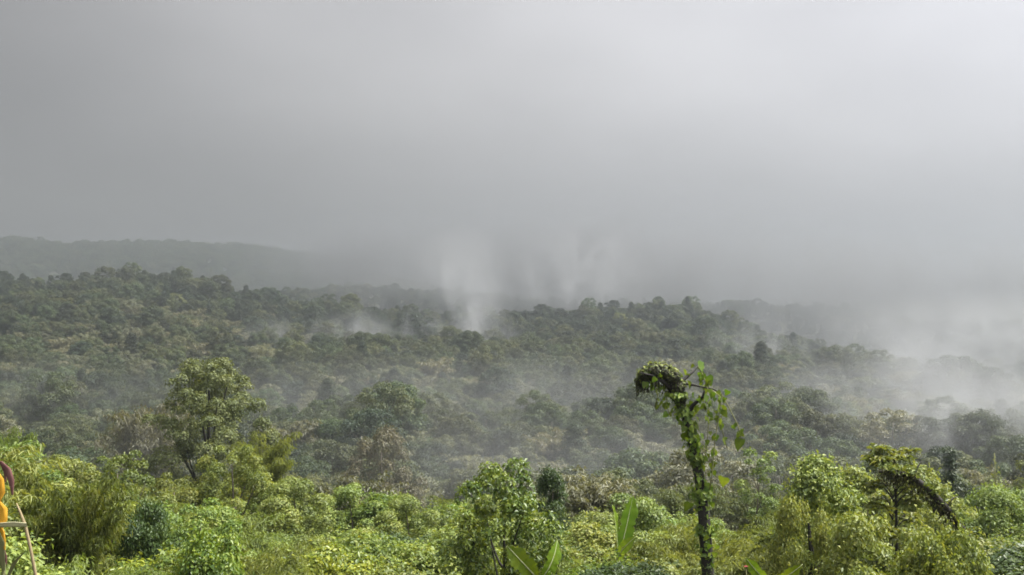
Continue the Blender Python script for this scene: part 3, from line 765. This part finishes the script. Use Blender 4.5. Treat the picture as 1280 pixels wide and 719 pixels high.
# ------------------------------------------------------------------ orange flower stalk at the near left
def ribbon(P, widths, side, mat, name, cup=0.2):
    """curved strip-like bract with a cupped section and real thickness"""
    P = np.asarray(P, float); n = len(P); V = []; F = []
    side = np.asarray(side, float); side /= np.linalg.norm(side)
    tang = unit(np.gradient(P, axis=0))
    for i in range(n):
        nn = np.cross(side, tang[i])
        for s in (-1, -0.4, 0.4, 1):
            V.append(P[i] + side * s * widths[i] + nn * cup * widths[i] * s * s)
        for s in (1, 0.4, -0.4, -1):
            V.append(P[i] + side * s * widths[i] + nn * (cup * widths[i] * s * s - 0.004))
    for i in range(n - 1):
        for j in range(8):
            a = i * 8 + j; b = i * 8 + (j + 1) % 8
            F.append((a, b, b + 8, a + 8))
    return np_mesh(name, np.array(V), [np.array(F)], M[mat], smooth=True)
def flower_stalk():
    d = 8.0
    base = at(56, 790, d); base[2] = h1(base[0], d) - 0.1
    e = empty('flower_stalk', base); tag(e, 'withered flower stalk with orange and maroon bracts and a bent tan stem', 'flower')
    Q = lambda px, py, dd=0.0: at(px, py, d + dd) - base
    T = Tubes(); P = np.array([[0, 0, 0], Q(58, 800), Q(48, 720), Q(41, 685), Q(34, 655), Q(28, 640), Q(23, 628)])
    T.add(P, [0.016, 0.015, 0.013, 0.012, 0.012, 0.009, 0.004], 7)
    mobj('bent_stem', T.mesh('bent_stem', M['dry_stalk']), e)
    T = Tubes(); P2 = np.array([[-0.25, 0.05, 0.0], Q(4, 800, .05), Q(8, 710, .05), Q(6, 665, .05), Q(0, 620, .05), Q(-6, 575, .05)])
    T.add(P2, [0.02, 0.018, 0.014, 0.012, 0.011, 0.008], 7)
    mobj('flower_stem', T.mesh('flower_stem', M['cane']), e)
    mobj('dry_sheath', ribbon([Q(36, 655, -.02), Q(20, 654, -.03), Q(4, 655, -.02), Q(-14, 656)], [0.018, 0.022, 0.020, 0.012], (0, -0.35, 1), 'dry_sheath', 'dry_sheath'), e)
    for pts, w, mt, nm in (
        ([Q(-4, 586), Q(0, 600), Q(2, 616), Q(0, 628)], [0.016, 0.042, 0.040, 0.012], 'orange_bract', 'bract'),
        ([Q(-2, 624), Q(4, 636), Q(5, 650), Q(2, 664)], [0.018, 0.046, 0.042, 0.012], 'orange_bract', 'bract'),
        ([Q(2, 655), Q(6, 664), Q(8, 676), Q(9, 686)], [0.010, 0.016, 0.012, 0.004], 'orange_bract', 'bract'),
        ([Q(-2, 574, -.03), Q(5, 580, -.03), Q(9, 590, -.03), Q(9, 602, -.03)], [0.010, 0.018, 0.014, 0.004], 'maroon_bract', 'bract'),
        ([Q(2, 576, -.05), Q(11, 586, -.05), Q(16, 600, -.05), Q(18, 618, -.05)], [0.014, 0.028, 0.024, 0.006], 'maroon_bract', 'bract'),
        ([Q(7, 682, .02), Q(10, 694, .02), Q(11, 704, .02)], [0.006, 0.010, 0.004], 'maroon_bract', 'bract')):
        mobj(nm, ribbon(pts, w, (1, 0, 0.15), mt, nm), e)
    for pts, w in (([Q(8, 712, .03), Q(2, 680, 0), Q(-6, 650, -.05)], [0.012, 0.05, 0.01]), ([Q(8, 730, .03), Q(22, 700, 0), Q(34, 688, -.05)], [0.012, 0.03, 0.008])):
        mobj('leaf', ribbon(pts, w, (1, 0, 0.5), 'cane', 'stalk_leaf'), e)
flower_stalk()

# small red flower in the near leaves
def red_flower():
    p = at(931, 707, 16.0)
    gz = h1(p[0], p[1])
    e = empty('red_flower', (p[0], p[1], gz)); tag(e, 'small red flower on a thin stem among the leaves', 'flower')
    T = Tubes(); T.add(curve_pts((0, 0, 0), (0, 0, p[2] - gz), (0.06, 0, 0), 6), np.linspace(0.012, 0.006, 6), 5); mobj('stem', T.mesh('flower_stem', M['cane']), e)
    for k in range(5):
        a = k * 1.257; v = np.array([math.cos(a), math.sin(a), 0.35])
        q = np.array([0, 0, p[2] - gz])
        mobj('petal', ribbon([q, q + v * 0.02, q + v * 0.04 + np.array([0, 0, -0.006])], [0.005, 0.015, 0.005], (-math.sin(a), math.cos(a), 0), 'red_petal', 'petal'), e)
red_flower()

# ------------------------------------------------------------------ near thicket: filler shrubs and small trees, each its own thing
def clear(x, y, extra=0.0):
    for hx, hy, hr in hero_xy:
        if math.hypot(x - hx, y - hy) < hr + extra: return False
        # keep the line of sight to the hero's upper part open: nothing tall right in front
    return True
CAPS = [(545, 710, 23, 704), (985, 1175, 24, 652), (1150, 1240, 22, 712), (850, 912, 18, 722), (742, 806, 24, 694), (625, 690, 21, 708), (940, 1005, 20, 706), (922, 972, 48, 664),
        (315, 425, 44, 662), (465, 560, 42, 660), (25, 165, 24, 668), (150, 235, 26, 676), (205, 325, 19, 716), (1000, 1260, 18, 716), (665, 712, 38, 640), (1172, 1220, 46, 612), (1200, 1300, 32, 660), (400, 480, 52, 660), (245, 335, 50, 625), (105, 195, 46, 615)]
TOP = [(-80, 535), (0, 548), (60, 560), (160, 562), (250, 562), (330, 575), (420, 592), (500, 600), (560, 606), (640, 618), (720, 622), (800, 634), (880, 642), (940, 660), (990, 630), (1060, 610), (1160, 610), (1230, 630), (1360, 620)]
tx, ty = zip(*TOP)
nsh = 0
y = 18.0
while y < 66:
    sp = 1.55 + y * 0.034
    hw = 0.5145 * y + 3.0
    x = -hw + rng.random() * sp
    while x < hw:
        xx = x + rng.normal() * sp * 0.22; yy = y + rng.normal() * sp * 0.22
        px = 640 + xx / yy * FPX
        left = px < 560
        w = [0.15, 0.17, 0.09, 0.07, 0.15, 0.12, 0.25] if left else [0.24, 0.15, 0.12, 0.06, 0.14, 0.09, 0.20]
        if yy < 24: w = [0.38, 0.24, 0.14, 0.08, 0.0, 0.0, 0.16]
        k = rng.choice(7, p=np.array(w) / sum(w))
        name, proto, H0, lab, cat = SH[k]
        s = rng.uniform(0.7, 1.5)
        row = np.interp(px, tx, ty) + rng.uniform(-18, 55)
        for c0, c1, cd, cr_ in CAPS:
            if yy < cd + 0.5 and c0 - 1.3 / yy * FPX * 0.6 < px < c1 + 1.3 / yy * FPX * 0.6: row = max(row, cr_ + rng.uniform(-6, 10))
        lim = height_to(px, row, yy)
        s = min(s, lim / H0)
        if s > 0.3 and clear(xx, yy, 0.3):
            place(proto, name, (xx, yy, h1(xx, yy) - 0.12), rng.random() * 6.28, (s * rng.uniform(0.9, 1.15), s * rng.uniform(0.9, 1.15), s), size_word(s, lab) + lab + ' ' + where(xx, yy), cat, lab + 's in the near thicket')
            nsh += 1
        x += sp
    y += sp * 0.92
print('near shrubs', nsh)

# ------------------------------------------------------------------ forest: nearest 300 as things, the rest as one mass
cand = []
y = 66.0
while y < 1010:
    sp = np.interp(y, [66, 120, 300, 650, 1010], [5.6, 6.0, 6.0, 6.6, 8.5])
    hw = 0.5145 * y * 1.08 + 14
    x = -hw + rng.random() * sp
    while x < hw:
        xx = x + rng.normal() * sp * 0.3; yy = y + rng.normal() * sp * 0.3
        if clear(xx, yy, 1.5): cand.append((xx, yy))
        x += sp
    y += sp * 0.9
cand = np.array(cand)
# species follow broad patches
pz = vnoise(cand[:, 0], cand[:, 1], 70, 5) + 0.5
kidx = np.zeros(len(cand), int)
for i, (xx, yy) in enumerate(cand):
    ridge_dark = yy > 545
    if ridge_dark: w = [0.14, 0.52, 0.08, 0.04, 0.20, 0.01, 0.01]
    elif pz[i] > 0.58: w = [0.16, 0.06, 0.12, 0.14, 0.02, 0.24, 0.26]
    elif pz[i] < 0.42: w = [0.26, 0.28, 0.18, 0.12, 0.08, 0.04, 0.04]
    else: w = [0.28, 0.14, 0.16, 0.16, 0.05, 0.11, 0.10]
    w = w + [0.03, 0.05]
    if yy < 165:
        q = np.clip((165 - yy) / 60, 0, 1)
        w = list(np.array(w) * (1 - 0.9 * q) + q * np.array([0.03, 0.0, 0.0, 0.03, 0.0, 0.12, 0.08, 0.34, 0.40]))
    kidx[i] = rng.choice(9, p=np.array(w) / sum(w))
scl = rng.uniform(0.5, 1.2, len(cand)) * (1 + 0.4 * (rng.random(len(cand)) > 0.92))
scl *= np.interp(cand[:, 1], [66, 110, 160, 240], [0.7, 0.82, 0.95, 0.86])
rot = rng.random(len(cand)) * 6.283
cz = hgt(cand[:, 0], cand[:, 1]) - 0.4
capz = CAMZ + (HORIZON - np.interp(cand[:, 1], [66, 150, 200], [560, 540, 480]) - rng.uniform(0, 30, len(cand))) / FPX * cand[:, 1]
Hk = np.array([FT[k][2] for k in kidx])
scl = np.where(cand[:, 1] < 200, np.minimum(scl, np.maximum(0.3, (capz - cz) / Hk)), scl)
ftop = np.array([FT[k][2] for k in kidx]) * scl
ppx = 640 + cand[:, 0] / cand[:, 1] * FPX
ppy = HORIZON - (cz + ftop - CAMZ) / cand[:, 1] * FPX
# trees that would stand up past the skyline of the near thicket too close by are shortened
seen = (ppx > -20) & (ppx < 1300) & (ppy < np.interp(ppx, tx, ty) + 6)
order = np.argsort(cand[:, 1])
near_ids = [i for i in order if seen[i]][:285]
near_set = set(near_ids)
first = {}
for i in near_ids:
    name, proto, H0, lab = FT[kidx[i]]
    fx = cand[i, 0] / cand[i, 1]
    hz = min((l for l in LAND if l[1] > 22), key=lambda l: abs(l[0] / l[1] - fx))[2]
    lab2 = size_word(scl[i], lab) + lab + (' on the slope past the ' if cand[i, 1] < 118 else ' in the valley past the ') + hz
    e, kids = place(proto, name, (cand[i, 0], cand[i, 1], cz[i]), rot[i], scl[i], lab2, 'bamboo' if name.startswith('bamboo') else 'tree', lab + 's in the misty valley')
    first.setdefault(kidx[i], kids)

# landmark trees on the far slopes
for (px, pyt, d, k, wpx, lab) in (
    (825, 371, 636, 4, 26, 'single dark tree standing proud at the crest of the wooded ridge'),
    (206, 341, 640, 1, 22, 'small dark tree on the highest point of the wooded ridge'),
    (336, 360, 632, 1, 34, 'rounded dark tree on the falling shoulder of the wooded ridge'),
    (440, 368, 630, 0, 30, 'wide dark tree in the saddle of the wooded ridge'),
    (520, 392, 520, 1, 46, 'dark rounded tree below the ridge beside the rising mist plume'),
    (1195, 446, 330, 1, 80, 'large dark tree standing in the thick mist'),
    (1236, 460, 325, 1, 56, 'dark broad tree leaning over the mist bank beside a larger one'),
    (1166, 450, 335, 1, 40, 'upright dark tree at the edge of the thick mist'),
    (655, 520, 240, 0, 70, 'round pale-topped tree standing out on the valley floor')):
    x = (px - 640) / FPX * d; gz = h1(x, d) - 0.4
    H = at(px, pyt, d)[2] - gz; proto = FT[k][1]
    W0 = [10.5, 9.0, 9.5, 12, 7.0, 8.5, 9.5][k]
    sx = wpx / FPX * d / W0
    place(proto, 'forest_tree', (x, d, gz), rng.random() * 6, (sx, sx, H / FT[k][2]), lab, 'tree')

def scatter(name, pts, idx, sc, rz, sources, label, cat, mat):
    """one mass: points that carry tree meshes (geometry nodes)"""
    me = bpy.data.meshes.new(name)
    me.vertices.add(len(pts)); me.vertices.foreach_set('co', np.asarray(pts, np.float32).ravel())
    for an, tp, dat in (('pick', 'INT', idx), ('size', 'FLOAT', sc), ('turn', 'FLOAT', rz)):
        a = me.attributes.new(an, tp, 'POINT'); a.data.foreach_set('value', np.asarray(dat, np.int32 if tp == 'INT' else np.float32))
    me.update(); me.materials.append(mat)
    o = mobj(name, me)
    g = bpy.data.node_groups.new(name, 'GeometryNodeTree')
    g.interface.new_socket('Geometry', in_out='INPUT', socket_type='NodeSocketGeometry')
    g.interface.new_socket('Geometry', in_out='OUTPUT', socket_type='NodeSocketGeometry')
    gi = g.nodes.new('NodeGroupInput'); go = g.nodes.new('NodeGroupOutput')
    fin = g.nodes.new('GeometryNodeJoinGeometry')
    def attr(nm, tp):
        n = g.nodes.new('GeometryNodeInputNamedAttribute'); n.data_type = tp; n.inputs['Name'].default_value = nm
        return n.outputs['Attribute']
    comb = g.nodes.new('ShaderNodeCombineXYZ'); g.links.new(attr('turn', 'FLOAT'), comb.inputs[2])
    e2r = g.nodes.new('FunctionNodeEulerToRotation'); g.links.new(comb.outputs[0], e2r.inputs[0])
    for k, objs in enumerate(sources):
        cmp = g.nodes.new('FunctionNodeCompare'); cmp.data_type = 'INT'; cmp.operation = 'EQUAL'
        ia = [s for s in cmp.inputs if s.type == 'INT']
        g.links.new(attr('pick', 'INT'), ia[0]); ia[1].default_value = k
        for ob in objs:
            oi = g.nodes.new('GeometryNodeObjectInfo'); oi.inputs['Object'].default_value = ob; oi.inputs['As Instance'].default_value = True
            oi.transform_space = 'ORIGINAL'
            ip = g.nodes.new('GeometryNodeInstanceOnPoints')
            g.links.new(gi.outputs[0], ip.inputs['Points']); g.links.new(cmp.outputs[0], ip.inputs['Selection'])
            g.links.new(oi.outputs['Geometry'], ip.inputs['Instance']); g.links.new(e2r.outputs[0], ip.inputs['Rotation'])
            g.links.new(attr('size', 'FLOAT'), ip.inputs['Scale'])
            g.links.new(ip.outputs[0], fin.inputs[0])
    g.links.new(fin.outputs[0], go.inputs[0])
    md = o.modifiers.new('scatter', 'NODES'); md.node_group = g
    return tag(o, label, cat, kind='stuff')

rest = np.array([i for i in range(len(cand)) if i not in near_set])
srcs = []
for k in range(9):
    kids = first.get(k)
    srcs.append([kids[p] for p in kids] if kids else [])
nf = 3600
fxy = np.column_stack([rng.uniform(-1150, -250, nf), 1905 - 330 * rng.random(nf) ** 1.6])
scatter('forest', np.vstack([np.column_stack([cand[rest], cz[rest]]), np.column_stack([fxy, hgt(fxy[:, 0], fxy[:, 1]) - 0.5])]),
        np.concatenate([kidx[rest], rng.integers(0, 4, nf)]), np.concatenate([scl[rest], rng.uniform(1.0, 1.8, nf)]), np.concatenate([rot[rest], rng.random(nf) * 6.28]), srcs,
        'far forest covering the valley slopes and ridges', 'forest', M['forest'])
print('forest', len(rest), 'things', len(near_ids))

# undergrowth that closes the gaps between the near shrubs
ng = 2600
uy = 16 + 75 * rng.random(ng) ** 1.3
ux = (rng.random(ng) * 2 - 1) * (0.5145 * uy + 4)
ks = [o for o in bpy.data.objects if o.name.startswith('foliage')]
pick = []
for key in ('thicket_shrub_foliage', 'bright_shrub_foliage', 'deep_shrub_foliage'):
    pick.append([next(o for o in ks if o.data.name.startswith(key))])
scatter('undergrowth', np.column_stack([ux, uy, hgt(ux, uy) - 0.2]), rng.choice(3, ng, p=[0.5, 0.3, 0.2]), rng.uniform(0.25, 0.5, ng), rng.random(ng) * 6.28, pick,
        'low leafy undergrowth between the near shrubs', 'undergrowth', M['thicket'])

# ------------------------------------------------------------------ haze and mist
def vol_box():
    lo = min(GV[:, 2].min(), CAMZ - 80) - 1.0; hi = max(GV[:, 2].max() + 30.0, CAMZ + 152)
    x0, x1, y0, y1 = -4300, 4300, -4100, 5300
    V = np.array([(x, y, z) for z in (lo, hi) for y in (y0, y1) for x in (x0, x1)], float)
    F = np.array([(0, 2, 3, 1), (4, 5, 7, 6), (0, 1, 5, 4), (2, 6, 7, 3), (0, 4, 6, 2), (1, 3, 7, 5)])
    m, t = new_mat('haze'); o = N(t, 'ShaderNodeOutputMaterial'); p = N(t, 'ShaderNodeVolumePrincipled')
    p.inputs['Color'].default_value = (0.535, 0.570, 0.605, 1); p.inputs['Density'].default_value = HAZE; p.inputs['Anisotropy'].default_value = 0.75
    t.links.new(p.outputs[0], o.inputs['Volume'])
    h = mobj('haze', np_mesh('haze', V, [F], m)); tag(h, 'pale damp haze filling the valley air', 'haze', kind='stuff')
HAZE = 0.00060
vol_box()

def sphere_mesh(mat):
    V = []; F = []; nu, nv = 16, 10
    for j in range(1, nv):
        for i in range(nu):
            a = 2 * math.pi * i / nu; b = math.pi * j / nv
            V.append((math.cos(a) * math.sin(b), math.sin(a) * math.sin(b), math.cos(b)))
    for j in range(nv - 2):
        for i in range(nu):
            F.append((j * nu + i, (j + 1) * nu + i, (j + 1) * nu + (i + 1) % nu, j * nu + (i + 1) % nu))
    n = len(V); V += [(0, 0, 1), (0, 0, -1)]
    T = [(n, i, (i + 1) % nu) for i in range(nu)] + [(n + 1, (nv - 2) * nu + (i + 1) % nu, (nv - 2) * nu + i) for i in range(nu)]
    return np_mesh('mist', np.array(V), [np.array(F), np.array(T)], mat)

def mist(px, py, d, wpx, hpx, depth, dens, label, nscale=0.03, lo=0.42, hi=0.68, vstretch=0.5, core=0.25, name='mist_wisp', step=1.0, albedo=0.70):
    m, t = new_mat(name)
    o = N(t, 'ShaderNodeOutputMaterial'); p = N(t, 'ShaderNodeVolumePrincipled')
    p.inputs['Color'].default_value = (albedo * 0.985, albedo, min(1, albedo * 1.015), 1); p.inputs['Anisotropy'].default_value = 0.6
    tcn = N(t, 'ShaderNodeTexCoord'); ln = N(t, 'ShaderNodeVectorMath', operation='LENGTH')
    t.links.new(tcn.outputs['Object'], ln.inputs[0])
    fall = N(t, 'ShaderNodeMapRange'); fall.interpolation_type = 'SMOOTHSTEP'
    fall.inputs['From Min'].default_value = 1.0; fall.inputs['From Max'].default_value = core
    t.links.new(ln.outputs['Value'], fall.inputs['Value'])
    g = N(t, 'ShaderNodeNewGeometry'); mpn = N(t, 'ShaderNodeMapping'); mpn.inputs['Scale'].default_value = (1, 1, vstretch)
    t.links.new(g.outputs['Position'], mpn.inputs[0])
    no = N(t, 'ShaderNodeTexNoise'); no.inputs['Scale'].default_value = nscale; no.inputs['Detail'].default_value = 5.0; no.inputs['Roughness'].default_value = 0.58; no.inputs['Distortion'].default_value = 1.0
    t.links.new(mpn.outputs[0], no.inputs['Vector'])
    mr = N(t, 'ShaderNodeMapRange'); mr.interpolation_type = 'SMOOTHSTEP'
    mr.inputs['From Min'].default_value = lo; mr.inputs['From Max'].default_value = hi
    t.links.new(no.outputs['Fac'], mr.inputs['Value'])
    dn = MATH(t, 'MULTIPLY', MATH(t, 'MULTIPLY', fall.outputs[0], mr.outputs[0]), dens)
    t.links.new(dn, p.inputs['Density']); t.links.new(p.outputs[0], o.inputs['Volume'])
    m.cycles.volume_step_rate = step
    ob = mobj(name, sphere_mesh(m))
    ob.location = at(px, py, d); ob.scale = (wpx / FPX * d / 2, depth / 2, hpx / FPX * d / 2)
    tag(ob, label, 'mist', kind='stuff')

W = dict(lo=0.46, hi=0.68, step=0.25, core=0.0)
V = dict(lo=0.40, hi=0.66, step=0.25, core=0.0)
mist(586, 422, 540, 170, 90, 70, 0.060, 'white mist lying in the saddle under the rising plume', nscale=0.06, vstretch=0.8, **V)
mist(602, 388, 560, 90, 130, 60, 0.065, 'white plume of mist rising over the saddle of the ridge', nscale=0.06, vstretch=0.55, **V)
mist(575, 345, 600, 170, 150, 70, 0.036, 'torn top of the mist plume above the saddle', nscale=0.045, vstretch=0.5, **V)
mist(470, 425, 500, 230, 110, 70, 0.055, 'thin mist lying among the trees below the ridge', nscale=0.06, vstretch=0.7, **W)
mist(370, 430, 460, 220, 100, 70, 0.040, 'faint mist shred on the left-hand slope', nscale=0.06, vstretch=0.7, **W)
mist(725, 352, 720, 240, 190, 90, 0.024, 'faint plume behind the wooded crest', nscale=0.035, vstretch=0.65, **V)
C = dict(lo=0.30, hi=0.72, core=0.0, name='low_cloud', step=0.5, albedo=0.40)
mist(560, 322, 1450, 640, 130, 260, 0.040, 'low cloud cutting off the far blue hill', nscale=0.01, **C)
mist(760, 352, 860, 1040, 240, 220, 0.030, 'low cloud bank resting on the hills behind the ridge', nscale=0.018, vstretch=0.7, **C)
mist(940, 350, 1450, 1460, 150, 260, 0.034, 'low cloud hiding the end of the far blue hill', nscale=0.008, **C)
mist(1180, 380, 760, 760, 230, 240, 0.020, 'low cloud swallowing the right-hand hills', nscale=0.022, vstretch=0.7, **C)
mist(1210, 425, 490, 520, 150, 110, 0.028, 'mist bank behind the dark trees on the right', nscale=0.04, vstretch=0.95, **V)
mist(1190, 545, 185, 560, 230, 120, 0.062, 'white mist drifting up from the valley floor on the right', nscale=0.06, vstretch=0.8, **V)
mist(1150, 475, 290, 460, 170, 100, 0.034, 'ragged mist between the dark trees and the valley floor', nscale=0.045, vstretch=0.8, **V)
mist(945, 440, 430, 170, 130, 70, 0.050, 'small shred of mist on the slope left of the dark trees', nscale=0.06, **W)
mist(40, 500, 230, 520, 150, 120, 0.010, 'pale mist over the valley floor on the left', nscale=0.045, **V)
mist(820, 585, 125, 800, 150, 80, 0.012, 'thin mist in the hollow behind the near thicket', nscale=0.05, **V)
mist(600, 520, 260, 1350, 210, 200, 0.010, 'thin veil of mist over the valley floor', nscale=0.03, lo=0.25, hi=0.7, core=0.0)
mist(560, 575, 88, 1500, 170, 60, 0.014, 'thin damp veil hanging just past the near thicket', nscale=0.05, lo=0.3, hi=0.7, core=0.0, step=0.5)
